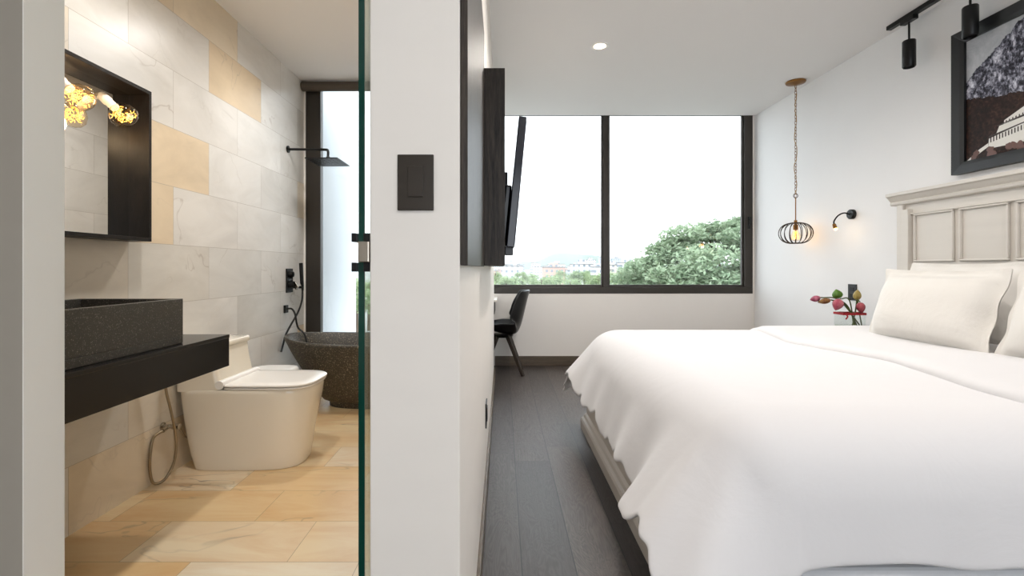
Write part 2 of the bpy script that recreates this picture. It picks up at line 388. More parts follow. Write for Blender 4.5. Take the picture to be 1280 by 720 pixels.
pr = [(XR-.003, 1.465), (HX-.004, 1.465), (HX-.010, 1.472), (HX-.012, 1.484), (HX-.006, 1.490), (HX-.016, 1.500), (HX-.030, 1.520), (HX-.042, 1.526), (HX-.042, 1.546), (XR-.003, 1.546)]
cp.sweep(pr, HY0-.035, HY1+.03)
cp.build('cornice', BEDP, bed, bevel=.0015)
# foot rail and side rails
fp = [(.515, 0), (.515, .055), (.522, .066), (.535, .072), (.542, .085), (.556, .095), (.556, .27), (.548, .278), (.548, .30), (.60, .30), (.60, 0)]
MB().sweep(fp, 1.10, 3.17).build('foot_rail', BEDF, bed, bevel=.002)
for y0_, y1_ in ((1.165, 1.195), (3.135, 3.17)):
    MB().box(.60, HX+.02, y0_, y1_, 0, .15).build('side_rail', BEDF, bed, bevel=.004)
B(.601, HX+.01, 1.196, 3.134, .02, .298).build('box_spring', MATT, bed, bevel=.02, seg=4)
mt = thing('mattress', 'thick pale mattress mostly covered by the white duvet', 'mattress', (1.6, 2.2, .30))
B(.615, HX-.02, 1.205, 3.125, .301, .612).build('mattress_body', MATT, mt, bevel=.13, seg=7)
# duvet: cloth draped over the mattress
Rr = .20; DX0 = .52; DY0 = 1.165; DY1 = 3.165; DTOP = .66; XH = 2.40
ix, iy0, iy1 = DX0+Rr, DY0+Rr, DY1-Rr
def sm(a, b, x): t = max(0, min(1, (x-a)/(b-a))); return t*t*(3-2*t)
def drape(d, flare):
    A = math.acos(flare); q = Rr*A
    if d < q: return Rr*math.sin(d/Rr), Rr*(1-math.cos(d/Rr))
    e = d-q; return Rr*math.sin(A)+e*math.cos(A), Rr*(1-math.cos(A))+e*math.sin(A)
def wob(t, ph=0): return math.sin(t*7.3+ph)+.6*math.sin(t*13.1+1.7+ph)+.45*math.sin(t*23.9+.4+ph)
def duvet_point(px, py, top=0.0):
    # px: signed x in flat cloth (decreasing past the foot), py: signed y
    a = max(0, ix-px); bn = max(0, iy0-py); bf = max(0, py-iy1); b = max(bn, bf); near = bn > 0 or (py < 2.2)
    cx = max(px, ix); cy = min(max(py, iy0), iy1)
    puff = .016*math.sin(cx*2.3+.5)*math.sin(cy*2.9)+.008*math.sin(cx*5.1+cy*3.3)
    edge = min(1, min(cx-ix+.0, cy-iy0, iy1-cy)/.35+.0) if True else 1
    z = DTOP+puff*max(0, edge)+top
    if a == 0 and b == 0: return (cx, cy, z)
    th = math.atan2(b, a); d = math.hypot(a, b)
    sgn = -1 if near else 1
    FC = .62 if near else .58                    # flare where the foot face meets the corner fold
    if a > 0 and b > 0:
        t = th/(PI/2)
        base = FC*(1-sm(.25, 1, t))+.10*sm(.25, 1, t)
        f = base+.10*math.sin(PI*t)+.05*math.sin(9*th)*math.sin(PI*t)
    elif a > 0:
        f0 = .30+.06*wob(py, 1)
        w_ = sm(iy0+.30, iy0+.10, py) if py < 2.2 else sm(iy1-.16, iy1, py)
        f = f0*(1-w_)+FC*w_
    else:
        f = .07+.03*wob(px*1.3, 2.)*sm(ix, ix+.2, px)
    h, dr = drape(d, max(.01, min(.85, f)))
    # pleat on foot face just before the near corner
    return (cx-h*math.cos(th), cy+sgn*h*math.sin(th), z-dr)
def duvet_grid():
    mb = MB(); LF = .49; LN = .45; LFa = .45
    xs = list(np.linspace(-LF, 0, 26))+list(np.linspace(0, XH-ix, 60))[1:]
    ys = list(np.linspace(-LN, 0, 26))+list(np.linspace(0, iy1-iy0, 72))[1:]+list(np.linspace(0, LFa, 26)+(iy1-iy0))[1:]
    vs = []
    for i, x in enumerate(xs):
        for j, y in enumerate(ys):
            xx = ix+x; yy = iy0+y
            if x < 0: xx = ix+x*(1+.03*wob(yy*1.3)-.10*sm(iy1-.3, iy1, yy)+.022*wob(yy*3, 2))
            if y < 0: yy = iy0+y*(1+.02*wob(xx*1.1, 3)-.03*sm(1.2, 2.2, xx))
            # wrinkly cloth
            p = duvet_point(xx, yy)
            vs.append(p)
    nx, ny = len(xs), len(ys)
    fs = [(i*ny+j, (i+1)*ny+j, (i+1)*ny+j+1, i*ny+j+1) for i in range(nx-1) for j in range(ny-1)]
    return mb.add(vs, fs)
dv = duvet_grid().build('duvet', DUVETM, smooth=180, solid=.012, sub=1)
tag(dv, 'large white cotton duvet draped over the bed and its foot', 'duvet')
def turned(u, v):
    L0 = -.40; yy = iy0+L0+(iy1-iy0+.40+.34)*u
    x0 = 1.47+.11*(yy-1.2)/2+.008*wob(yy)
    x = x0+(2.33-x0)*v
    lift = .026*sm(0, .03, v)+.001+.006*math.sin(yy*3)*v
    p = duvet_point(x, yy, 0); n = 1
    if yy < iy0: return (p[0], p[1]-lift, p[2]+lift*.4)
    if yy > iy1: return (p[0], p[1]+lift, p[2]+lift*.4)
    return (p[0], p[1], p[2]+lift)
td = MB().grid(turned, 90, 24).build('turned_back_fold', DUVETM, dv, smooth=180, solid=.012)
# pillows
def pillow_mesh(w, h, t, seed, flange=.035):
    rnd = random.Random(seed); ph = [rnd.uniform(0, 6) for _ in range(6)]
    mb = MB(); N = 34
    def F(sgn):
        def f(u, v):
            a = u*2-1; b = v*2-1
            pinch = 1-.07*(1-a*a) if True else 1
            A = abs(a)**.9*(1 if a > 0 else -1); 
            X = a*w/2*(1-.05*(1-b*b)); Z = b*h/2*(1-.07*(1-a*a))
            fa, fb = 1-2*flange/w, 1-2*flange/h
            ca, cb = min(1, abs(a)/fa), min(1, abs(b)/fb)
            th = t/2*((1-ca**2.6)*(1-cb**2.6))**.48
            th *= 1+.10*math.sin(a*3+ph[0])*math.sin(b*2.5+ph[1])
            th += (.004*math.sin(a*16+b*5+ph[2])*(ca**4)+.004*math.sin(b*17+ph[3])*(cb**4))*(1 if th > .002 else .0)
            fl = .006*math.sin(a*9+ph[4])*(abs(b)**6)+.006*math.sin(b*8+ph[5])*(abs(a)**6)
            return (X, sgn*(th+.002)+fl, Z)
        return f
    mb.grid(F(1), N, N); mb.grid(F(-1), N, N); return mb
def pillow(loc, rot, w, h, t, seed, label, g='pillows leaning on the headboard'):
    o = thing('pillow', label, 'pillow', loc, g, absolute=False); o.rotation_euler = rot
    pillow_mesh(w, h, t, seed).build('pillow_case', PILLM, o, smooth=180, merge=False, sub=1)
    return o
tl = math.radians(-17)
pillow((2.115, 2.375, .85), (tl, 0, -PI/2), .68, .41, .21, 1, 'white pillow at front on the window side of the bed')
pillow((2.12, 1.69, .845), (tl, 0, -PI/2-.03), .68, .40, .21, 2, 'white pillow cut by the right edge of the photo')
pillow((2.34, 2.47, .875), (tl*.8, 0, -PI/2), .68, .43, .15, 3, 'white pillow behind the front one, only its top corner showing')
# ============================================================ NIGHTSTAND, VASE
ns = thing('nightstand', 'dark low nightstand hidden behind the far side of the bed', 'nightstand', (2.48, 3.52, 0))
B(2.27, XR-.003, 3.31, 3.74, .535, .560).build('nightstand_top', BLACKWOOD, ns, bevel=.003)
B(2.29, XR-.008, 3.33, 3.72, .10, .534).build('nightstand_body', BLACKWOOD, ns, bevel=.003)
for z in (.13, .34):
    d = B(2.277, 2.289, 3.345, 3.705, z, z+.185).build('drawer', BLACKWOOD, ns, bevel=.002)
    k = MB().lathe([(.0, 0), (.012, 0), (.014, .012), (.0, .016)], (2.277, 3.52, z+.1), 16, (-1, 0, 0)); k.build('knob', BRASS, d, smooth=40).location = (0, 0, 0)
for x, y in ((2.31, 3.35), (2.68, 3.35), (2.31, 3.70), (2.68, 3.70)): MB().bar((x, y, 0), (x, y, .10), .03, .03, .04, .04).build('leg', BLACKWOOD, ns)
VX0, VX1, VY, VZ = 2.445, 2.605, 3.49, .560
vs = thing('glass_vase', 'square clear glass vase with red ribbon on the nightstand', 'vase', ((VX0+VX1)/2, VY, VZ))
v = MB(); g = .004; ya, yb = VY-.05, VY+.05
v.box(VX0, VX1, ya, yb, VZ, VZ+.008); 
v.box(VX0, VX0+g, ya, yb, VZ+.008, VZ+.17); v.box(VX1-g, VX1, ya, yb, VZ+.008, VZ+.17); v.box(VX0+g, VX1-g, ya, ya+g, VZ+.008, VZ+.17); v.box(VX0+g, VX1-g, yb-g, yb, VZ+.008, VZ+.17)
v.build('vase_body', VASEG, vs)
B(VX0+g+.001, VX1-g-.001, ya+g+.001, yb-g-.001, VZ+.009, VZ+.075).build('water', WATER, vs)
RED = simple('red_ribbon', 'B01420', .4, 0, .08, 20)
r = MB(); z0, z1 = VZ+.152, VZ+.168; o_ = .003
r.box(VX0-o_, VX1+o_, ya-o_, ya-.0005, z0, z1); r.box(VX0-o_, VX1+o_, yb+.0005, yb+o_, z0, z1); r.box(VX0-o_, VX0-.0005, ya, yb, z0, z1); r.box(VX1+.0005, VX1+o_, ya, yb, z0, z1)
r.tube(spline([(VX0+.012, ya-.004, z0+.008), (VX0+.02, ya-.012, z0-.008), (VX0+.012, ya-.006, z0-.03)]), .005, 8)
r.build('ribbon', RED, vs, smooth=40)
def P172(x, y, dy=0): s = 600/(VY+dy); return ((x-628)/s, VY+dy, 1.05-(y-335)/s)
def flower(label, head, tip, base, mid, c1, c2, r, L=None, closed=True, grp='lotus stems in the glass vase'):
    t = NT('lotus_petal'); sp = t.noise(40, 3, None, .5, 0, (1, 1, .3))
    m = t.bsdf(t.ramp(sp, [(.35, c1), (.65, c2)]), .5, 0, sp, .1, .002)
    st = simple('lotus_stem_green', '4F5A26', .5, 0, .15, 60)
    o = thing('lotus_flower', label, 'flower', base, grp)
    hv, tv = Vector(head), Vector(tip); ax = (tv-hv).normalized(); Ln = (tv-hv).length
    MB().tube(spline([base, mid, hv-ax*.004]), .0045, 8).build('stem', st, o, smooth=60)
    prof = [(.001, 0), (r*.55, Ln*.06), (r*.92, Ln*.25), (r, Ln*.42), (r*.85, Ln*.62), (r*.5, Ln*.82), (.001, Ln)]
    mb = MB(); rot = Vector((0, 0, 1)).rotation_difference(ax).to_matrix()
    mb.lathe([(a*.9, b) for a, b in prof], hv, 16, ax)
    for k in range(6):
        an = k*PI/3
        def F(u, vv, an=an, k=k):
            w = (vv-.5)*1.25*math.sin(min(1, u*.98+.02)*PI)**.6
            i = u*(len(prof)-1); j = min(int(i), len(prof)-2); fr_ = i-j
            rr = prof[j][0]*(1-fr_)+prof[j+1][0]*fr_; zz = prof[j][1]*(1-fr_)+prof[j+1][1]*fr_
            rr = rr*1.0+.0012*(k % 2)+.001
            return hv+rot@Vector((rr*math.cos(an+w), rr*math.sin(an+w), zz*.99))
        mb.grid(F, 12, 7)
    mb.build('bud', m, o, smooth=60)
    return o
bs = [P172(1080, 414, .02), P172(1076, 416), P172(1072, 416, -.03), P172(1068, 416, .03), P172(1064, 414, -.02), P172(1078, 412, .04)]
flower('pink lotus bud drooping farthest left from the vase', P172(1025, 372), P172(1012.5, 375), bs[0], P172(1050, 376), '8E3450', 'C06E80', .021)
flower('olive and pink lotus bud just right of the leftmost bud', P172(1038, 375, -.02), P172(1022, 378, -.02), bs[1], P172(1056, 380, -.01), '77402E', '9A7436', .019)
flower('green closed lotus bud standing highest at left', P172(1048, 373, .02), P172(1045, 361.5, .02), bs[2], P172(1061, 385, .01), '43691A', '5F8A2A', .032)
flower('large pink lotus bud hanging above the red ribbon', P172(1050, 374, -.05), P172(1044, 388, -.05), bs[3], P172(1062, 376, -.02), 'AE465C', 'CF7C84', .034)
flower('pale yellow lotus bud standing in front of the wall socket', P172(1071, 375, -.01), P172(1072, 362, -.01), bs[4], P172(1069, 390), '94803E', 'BBA560', .024)
flower('round red lotus bud at the right rim of the vase', P172(1075, 378, -.06), P172(1077, 392, -.06), bs[5], P172(1072, 377, -.03), '8E2838', 'B5545C', .027)
# ============================================================ WALL FITTINGS, RIGHT WALL
so = thing('wall_socket', 'black double socket plate on right wall behind the flowers', 'socket', (XR, 3.71, .86))
B(XR-.008, XR-.0005, 3.665, 3.755, .80, .925).build('socket_plate', BLACKP, so, bevel=.002)
for z in (.825, .872): B(XR-.011, XR-.0085, 3.69, 3.73, z, z+.03).build('socket_insert', BLACKM, so, bevel=.001)
wl = thing('reading_lamp', 'black gooseneck reading lamp on right wall beside the headboard', 'wall lamp', (XR, 3.71, 1.465))
MB().lathe([(.0, 0), (.038, 0), (.038, .022), (.034, .027), (.0, .028)], (XR-.0005, 3.71, 1.465), 28, (-1, 0, 0)).build('lamp_base', BLACKM, wl, smooth=40)
MB().tube(spline([(XR-.026, 3.71, 1.465), (XR-.07, 3.71, 1.475), (XR-.115, 3.71, 1.455), (XR-.145, 3.71, 1.415), (XR-.148, 3.71, 1.39)]), .0055, 10).build('gooseneck', BLACKM, wl, smooth=60)
hc = Vector((XR-.148, 3.71, 1.392)); hdv = Vector((.25, -.1, -1)).normalized()
MB().lathe([(.0, 0), (.010, 0), (.013, .012), (.014, .035), (.012, .035), (.0, .03)], hc, 20, hdv).build('lamp_head', BRASS, wl, smooth=40)
MB().lathe([(.0, 0), (.010, .002), (.0125, .01), (.010, .019), (.0, .023)], hc+hdv*.032, 16, hdv).build('bulb', TIP, wl, smooth=60)
point_light('reading_light', hc+hdv*.075, .07, (1, .72, .42), .012, None, wl)
# pendant
px_, py_, = 2.570, 4.207
pd = thing('pendant_lamp', 'brass pendant lamp with round black wire cage hanging on a chain', 'pendant lamp', (px_, py_, CZ))
MB().lathe([(.0, 0), (.078, 0), (.08, -.006), (.074, -.016), (.03, -.026), (.012, -.03), (.0, -.03)], (px_, py_, CZ), 32).build('canopy', BRASS, pd, smooth=40)
ch = MB(); z = CZ-.028; k = 0; zend = 1.695
while z > zend:
    pts = []
    for i in range(12):
        a = 2*PI*i/12; rx, rz = .0085, .0165
        x_ = rx*math.cos(a); z_ = rz*math.sin(a)
        pts.append((px_+(x_ if k % 2 == 0 else 0), py_+(0 if k % 2 == 0 else x_), z-.0165+z_))
    ch.tube(pts, .0022, 6, closed=True); z -= .0265; k += 1
ch.build('chain', BRASS, pd, smooth=60)
MB().tube(spline([(px_+.012*math.sin(i*1.9), py_+.008*math.cos(i*1.3), CZ-.03-i*.0795) for i in range(13)]), .0022, 6).build('cord', simple('gold_cord', 'B08A4A', .5, 0, .1, 50), pd, smooth=60)
rg = [(px_+.019*math.cos(2*PI*i/20), py_, zend-.012+.019*math.sin(2*PI*i/20)) for i in range(20)]
MB().tube(rg, .003, 8, closed=True).build('ring', DARKBR, pd, smooth=60)
MB().lathe([(.0045, zend-.03), (.0045, 1.47), (.013, 1.468), (.013, 1.43), (.02, 1.427), (.02, 1.385), (.0, 1.383)], (px_, py_, 0), 16).build('rod', BRASS, pd, smooth=40)
cg = MB(); Rc = .132; Hc = .092; zc = 1.355
for i in range(18):
    a = 2*PI*i/18; pts = []
    for j in range(15):
        ph = PI/2*.86-j/14*(PI*.5*.86+PI*.5*.80); rr = Rc*math.cos(ph)**.75; zz = zc+Hc*math.sin(ph)
        pts.append((px_+rr*math.cos(a), py_+rr*math.sin(a), zz))
    cg.tube(pts, .0032, 6)
for ph in (PI/2*.86, -PI/2*.80):
    rr = Rc*math.cos(ph)**.75; zz = zc+Hc*math.sin(ph)
    cg.tube([(px_+rr*math.cos(2*PI*i/28), py_+rr*math.sin(2*PI*i/28), zz) for i in range(28)], .0035, 6, closed=True)
cg.build('wire_cage', DARKBR, pd, smooth=60)
bp = thing  # keep helper name short below
pb = MB().lathe([(.013, 1.385), (.018, 1.375), (.036, 1.345), (.04, 1.325), (.033, 1.300), (.015, 1.287), (.0, 1.285)], (px_, py_, 0), 24).build('bulb', BULBG, pd, smooth=60)
fl = MB()
for i in range(8):
    a = 2*PI*i/8; b_ = a+PI/8
    fl.tube([(px_+.012*math.cos(a), py_+.012*math.sin(a), 1.372), (px_+.024*math.cos(b_), py_+.024*math.sin(b_), 1.305)], .0016, 5)
fl.build('filament', FIL, pd)
point_light('pendant_light', (px_, py_, 1.335), .3, (1, .72, .4), .03, None, pd)
# track with spots
tr = thing('track_light', 'black ceiling track carrying cylinder spotlights over the picture', 'track light', (2.615, 2.4, CZ))
B(2.598, 2.632, 1.2, 3.25, CZ-.028, CZ-.0005).build('track', BLACKM, tr, bevel=.002)
for yy in (3.083, 2.68, 1.9):
    x_ = 2.612
    a = MB().box(x_-.018, x_+.018, yy-.05, yy+.05, CZ-.055, CZ-.0285).build('adapter', BLACKM, tr, bevel=.002)
    MB().tube([(x_, yy, CZ-.055), (x_, yy, 2.505)], .006, 10).build('stem', BLACKM, tr, smooth=40)
    MB().lathe([(.0, 2.51), (.033, 2.51), (.036, 2.505), (.036, 2.345), (.031, 2.338), (.029, 2.35), (.0, 2.352)], (x_, yy, 0), 28).build('spot_cylinder', BLACKM, tr, smooth=40)
# picture
pf = thing('framed_picture', 'black framed photograph of a snowy mountain on right wall above headboard', 'picture', (XR-.02, 2.2, 1.60))
pz0, pz1, pya, pyb = 1.60, 2.43, 1.62, 2.855; fw = .068; fx0, fx1 = XR-.042, XR-.001
f = MB()
def mitre(f):
    O = [(pya, pz0), (pyb, pz0), (pyb, pz1), (pya, pz1)]; I = [(pya+fw, pz0+fw), (pyb-fw, pz0+fw), (pyb-fw, pz1-fw), (pya+fw, pz1-fw)]
    for k in range(4):
        a, b = k, (k+1) % 4
        rs = []
        for o2, i2 in ((O[a], I[a]), (O[b], I[b])):
            rs.append([(fx1, o2[0], o2[1]), (fx0, o2[0], o2[1]), (fx0+.006, o2[0]*.3+i2[0]*.7, o2[1]*.3+i2[1]*.7), (fx0+.012, i2[0], i2[1]), (fx1, i2[0], i2[1])])
        f.loft(rs)
mitre(f)
f.build('frame', simple('navy_black_lacquer', '0B0D10', .45, 0, .2, 15, .1, (1, .3, 3)), pf)
def picmat():
    t = NT('snowy_mountain_print'); sp = t.new('SeparateXYZ'); t.L(t.wpos(), sp.inputs[0])
    Y, Z = sp.outputs[1], sp.outputs[2]
    u = t.math('SUBTRACT', pyb-fw, Y); zz = t.math('SUBTRACT', Z, pz0+fw)      # from the left of the picture
    n = t.noise(9, 8, t.wpos(), .72, .5); n2 = t.noise(10, 9, t.wpos(), .75, .2, (1, 1.4, .8)); n3 = t.noise(60, 4, t.wpos())
    ridge = t.math('ABSOLUTE', t.math('SUBTRACT', n2, .5))
    rock = t.ramp(t.math('ADD', t.math('MULTIPLY', ridge, 3.6), t.math('MULTIPLY', t.math('SUBTRACT', t.noise(45, 5, t.wpos(), .7), .5), 1.1)), [(.0, '222229'), (.14, '5A5A66'), (.34, 'A3A3B0'), (.65, 'E2E2EA')])
    sky = t.ramp(n, [(.3, '9A9DA2'), (.7, 'C3C5C8')])
    hts = t.math('ADD', t.math('ADD', .46, t.math('MULTIPLY', u, .75)), t.math('MULTIPLY', t.math('SUBTRACT', n, .5), .12))
    c = t.mix(t.math('LESS_THAN', zz, hts), sky, rock)
    fh = t.math('ADD', t.math('SUBTRACT', .36, t.math('MULTIPLY', u, .22)), t.math('MULTIPLY', t.math('SUBTRACT', n, .5), .10))
    forest = t.ramp(t.math('ADD', t.math('MULTIPLY', n3, .6), t.math('MULTIPLY', n, .4)), [(.35, '120D0C'), (.52, '2C1D18'), (.68, '4C352B')])
    c = t.mix(t.math('LESS_THAN', zz, fh), c, forest)
    return t.bsdf(c, .5, 0, **{'Specular IOR Level': .15})
pm = MB().box(XR-.016, XR-.012, pya+fw, pyb-fw, pz0+fw, pz1-fw)
pr_ = pm.build('print', picmat(), pf)
mo = MB()     # printed white hillside building, thin ink layers on the print
ul = pyb-fw; zl = pz0+fw
WHITEI = simple('print_white_ink', 'D8D4CC', .4, 0, .05, 30); DARKI = simple('print_dark_ink', '2A1814', .4, 0, .2, 60); RUST = simple('print_rust_ink', '5A3020', .4, 0, .35, 90)
def poly(pts, lay): 
    pts = [(a*.74, b*.78) for a, b in pts]
    x = XR-.016-.0003*lay
    n_ = len(pts); mo.add([(x, ul-a, zl+b) for a, b in pts]+[(x-.0002, ul-a, zl+b) for a, b in pts], [tuple(range(n_, 2*n_))]+[(i, (i+1) % n_, n_+(i+1) % n_, n_+i) for i in range(n_)])
mo.cur = 0
poly([(.0, .0), (.03, .0), (.17, .07), (.17, .095), (.10, .065)], 1)
poly([(.17, .055), (.60, .04), (.60, .17), (.44, .175), (.175, .125)], 1)
poly([(.23, .15), (.60, .185), (.60, .235), (.25, .195)], 1)
poly([(.28, .20), (.60, .25), (.60, .30), (.44, .29), (.285, .225)], 1)
mo.cur = 1
for i in range(18):
    a = .185+i*.021; hh = .128+(a-.17)*.14
    poly([(a, hh-.035), (a+.009, hh-.034), (a+.009, hh), (a, hh-.001)], 2)
for i in range(14): 
    a = .295+i*.022; hh = .219+(a-.28)*.17
    poly([(a, hh-.014), (a+.008, hh-.013), (a+.008, hh), (a, hh-.001)], 2)
poly([(.175, .135), (.60, .195), (.60, .205), (.175, .142)], 2)
poly([(.235, .196), (.60, .245), (.60, .253), (.235, .203)], 2)
mo.cur = 2
for i in range(26):
    a = random.uniform(.05, .56); b_ = random.uniform(.0, .05); rr = random.uniform(.015, .03)
    poly([(a+rr*math.cos(q)*random.uniform(.7, 1.2), max(.001, b_+rr*math.sin(q)*random.uniform(.6, 1.1))) for q in [i_*PI/5 for i_ in range(10)]], 3+i*.04)
mo.build('printed_buildings', [WHITEI, DARKI, RUST], pf)
# ============================================================ CEILING LIGHTS AND ADDED FILL
def downlight(x, y, z, w, label, col=(1, .93, .86), grp='recessed ceiling lights'):
    o = thing('recessed_light', label, 'ceiling light', (x, y, z), grp)
    MB().lathe([(.066, 0), (.066, -.005), (.060, -.008), (.046, -.004), (.046, -.001), (.066, 0)], (x, y, z-.0003), 36).build('trim_ring', WHITEP, o, smooth=40)
    MB().lathe([(.0, -.0030), (.045, -.0030), (.045, -.0005), (.0, -.0005)], (x, y, z-.0003), 30).build('lens', DISC, o)
    point_light('downlight', (x, y, z-.05), w, col, .05, 165, o).rotation_euler = (0, 0, 0)
downlight(.716, 3.53, CZ, P_DOWN, 'round recessed light in the ceiling near the window')
for x, y, w_ in ((.716, 2.1, 27), (1.9, 2.1, 8), (1.9, .7, 9), (.5, -.8, 26)):
    point_light('room_fill_light', (x, y, CZ-.06), w_, (1, .94, .89), .06, 165)  # added fill out of view, no fixture, brightens bed and room
for x, y in ((-1.0, 1.75), (-1.0, 3.1)):
    point_light('bath_fill_light', (x, y, BCZ-.06), P_BATH, (1, .985, .965), .06, 165)  # unseen fill added to brighten the bathroom, no fixture modelled
# ============================================================ PARTITION FITTINGS
sw = thing('light_switch', 'dark bronze light switch on the end of the partition wall', 'switch', (-.163, PY0, 1.21))
B(-.197, -.129, PY0-.006, PY0-.0005, 1.158, 1.263).build('switch_plate', SWITCH, sw, bevel=.0015)
B(-.177, -.148, PY0-.009, PY0-.0062, 1.183, 1.240).build('rocker', SWITCH, sw, bevel=.001)
ws = thing('wall_socket', 'black socket seen edge on low on the partition beside the bed', 'socket', (PX1, 2.29, .36))
B(PX1+.0005, PX1+.006, 2.24, 2.34, .30, .415).build('socket_plate', BLACKP, ws, bevel=.0015)
B(PX1+.0062, PX1+.009, 2.265, 2.315, .325, .39).build('socket_insert', BLACKM, ws, bevel=.001)
# TV backing panel
tp = thing('tv_panel', 'black stained oak wall panel carrying the television on the partition', 'wall panel', (-.07, 2.4, 1.06))
B(PX1+.0005, -.0655, PY0+.002, 1.73, 1.055, 1.9).build('flat_board', BLACKWOOD, tp, bevel=.001)
B(PX1+.0005, .009, 1.732, 3.35, 1.060, 1.772).build('raised_box', BLACKWOOD, tp, bevel=.0015)
# TV: tilted out at the top
tv = thing('television', 'black flat television tilted outward on the dark wood panel', 'television', (.05, 2.75, 1.15))
zA, zB = 1.145, 1.735; xA, xB = .018, .074; th_ = .036
nrm = Vector((zB-zA, 0, -(xB-xA))).normalized()
def slab(mb, o0, o1, ya, yb, ea=0, eb=0):
    d = Vector((xB-xA, 0, zB-zA)).normalized()
    a = Vector((xA, 0, zA))+d*ea; b = Vector((xB, 0, zB))-d*eb
    vs = []
    for y in (ya, yb):
        for p in (a, b):
            for oo in (o0, o1): q = p+nrm*oo; vs.append((q.x, y, q.z))
    return mb.add(vs, [(0, 1, 3, 2), (4, 6, 7, 5), (0, 4, 5, 1), (2, 3, 7, 6), (0, 2, 6, 4), (1, 5, 7, 3)])
slab(MB(), 0, th_, 2.16, 3.24).build('tv_housing', TVB, tv, bevel=.004)
slab(MB(), th_+.0003, th_+.002, 2.19, 3.21, .014, .01).build('tv_screen', SCREEN, tv)
slab(MB(), -.035, -.0005, 2.35, 3.05, .03, .28).build('tv_back', TVB, tv, bevel=.01)
B(.0095, .028, 2.5, 2.9, 1.25, 1.55).build('wall_bracket', BLACKM, tv, bevel=.002)
MB().bar((.015, 2.7, 1.4), (.045, 2.7, 1.46), .03, .03).build('bracket_arm', BLACKM, tv)
MB().box(.012, .05, 2.22, 2.32, 1.11, 1.15).build('tv_speaker', BLACKP, tv, bevel=.003)
# ============================================================ DESK AND CHAIR
dk = thing('desk', 'pale topped desk in the nook behind the partition', 'desk', (-.5, 4.8, 0))
DT = simple('desk_top_laminate', 'CFC8BE', .4, 0, .03, 6)
B(-.965, -.055, 4.62, 5.14, .722, .742).build('desk_top', DT, dk, bevel=.002)
B(-.94, -.075, 4.66, 5.12, .60, .7215).build('drawer_box', BLACKWOOD, dk, bevel=.002)
for x in (-.93, -.32):
    for y in (4.67, 5.09): B(x-.018, x+.018, y-.018, y+.018, 0, .5995).build('leg', BLACKM, dk, bevel=.002)
cx_, cy_ = .02, 4.80
chr_ = thing('desk_chair', 'black moulded shell chair with black angled legs at the desk', 'chair', (cx_, cy_, 0))
prof = [(-.235, .445), (-.22, .460), (-.15, .445), (-.06, .415), (.04, .398), (.11, .405), (.148, .455), (.176, .54), (.20, .64), (.222, .73), (.245, .815), (.252, .828)]
pf2 = spline([(a, 0, b) for a, b in prof], 4); NP = len(pf2)
def shell(u, v):
    i = u*(NP-1); j = min(int(i), NP-2); fr_ = i-j; p = pf2[j].lerp(pf2[j+1], fr_)
    w = (v*2-1); s0 = u
    half = .205+.02*math.sin(s0*PI) - .055*sm(.6, 1, s0)-.05*sm(.12, 0, s0)
    y = w*half; cup = abs(w)**2.4
    wing = .105*sm(.05, .35, s0)*sm(1.0, .62, s0)
    zz = p.z+cup*wing*1.15*(1-sm(.45, .7, s0)*.55); xx = p.x-cup*(.12*sm(.42, .62, s0)*(1-.35*sm(.7, 1, s0)))
    zz -= .02*sm(.9, 1, s0)*cup
    return (cx_+xx, cy_+y, zz)
MB().grid(shell, 46, 25).build('seat_shell', BLACKP, chr_, smooth=180, solid=.012, sub=1)
MB().lathe([(.0, .365), (.10, .365), (.11, .38), (.09, .392), (.0, .392)], (cx_-.02, cy_, 0), 24).build('under_plate', BLACKM, chr_, smooth=40)
for sx, sy in ((1, -1), (1, 1), (-1, -1), (-1, 1)):
    a = (cx_-.02+sx*.055, cy_+sy*.055, .385); b_ = (cx_-.02+sx*.20, cy_+sy*.15, 0.002)
    MB().bar(a, b_, .05, .042, .03, .026).build('leg', BLACKWOOD, chr_, bevel=.003)
# ============================================================ BATHROOM
# counter
ct = thing('vanity_counter', 'thick floating black stone vanity counter on bathroom wall', 'counter', (-1.47, 1.6, .61))
B(XL+.0005, -1.235, 1.0, 2.174, .735, .75).build('stone_top', BLACKSTONE, ct, bevel=.0015)
B(XL+.0005, -1.2365, 1.0, 2.1725, .608, .7348).build('apron', BLACKSTONE, ct, bevel=.001)
# basin : square trough
bs_ = MB(); bx0, bx1, by0, by1, bz0, bz1 = -1.685, -1.275, 1.12, 1.917, .7505, .928; w = .022
bs_.box(bx0, bx1, by0, by1, bz0, bz0+.03)
bs_.box(bx0, bx0+w, by0, by1, bz0+.03, bz1); bs_.box(bx1-w, bx1, by0, by1, bz0+.03, bz1); bs_.box(bx0+w, bx1-w, by0, by0+w, bz0+.03, bz1); bs_.box(bx0+w, bx1-w, by1-w, by1, bz0+.03, bz1)
bt = thing('vessel_basin', 'square speckled dark stone basin on the black counter', 'basin', (-1.48, 1.5, .75))
bs_.build('basin_body', BASIN, bt, bevel=.002)
MB().lathe([(.0, 0), (.022, 0), (.024, .004), (.0, .006)], (-1.48, 1.5, bz0+.0302), 20).build('drain', CHROME, bt, smooth=40)
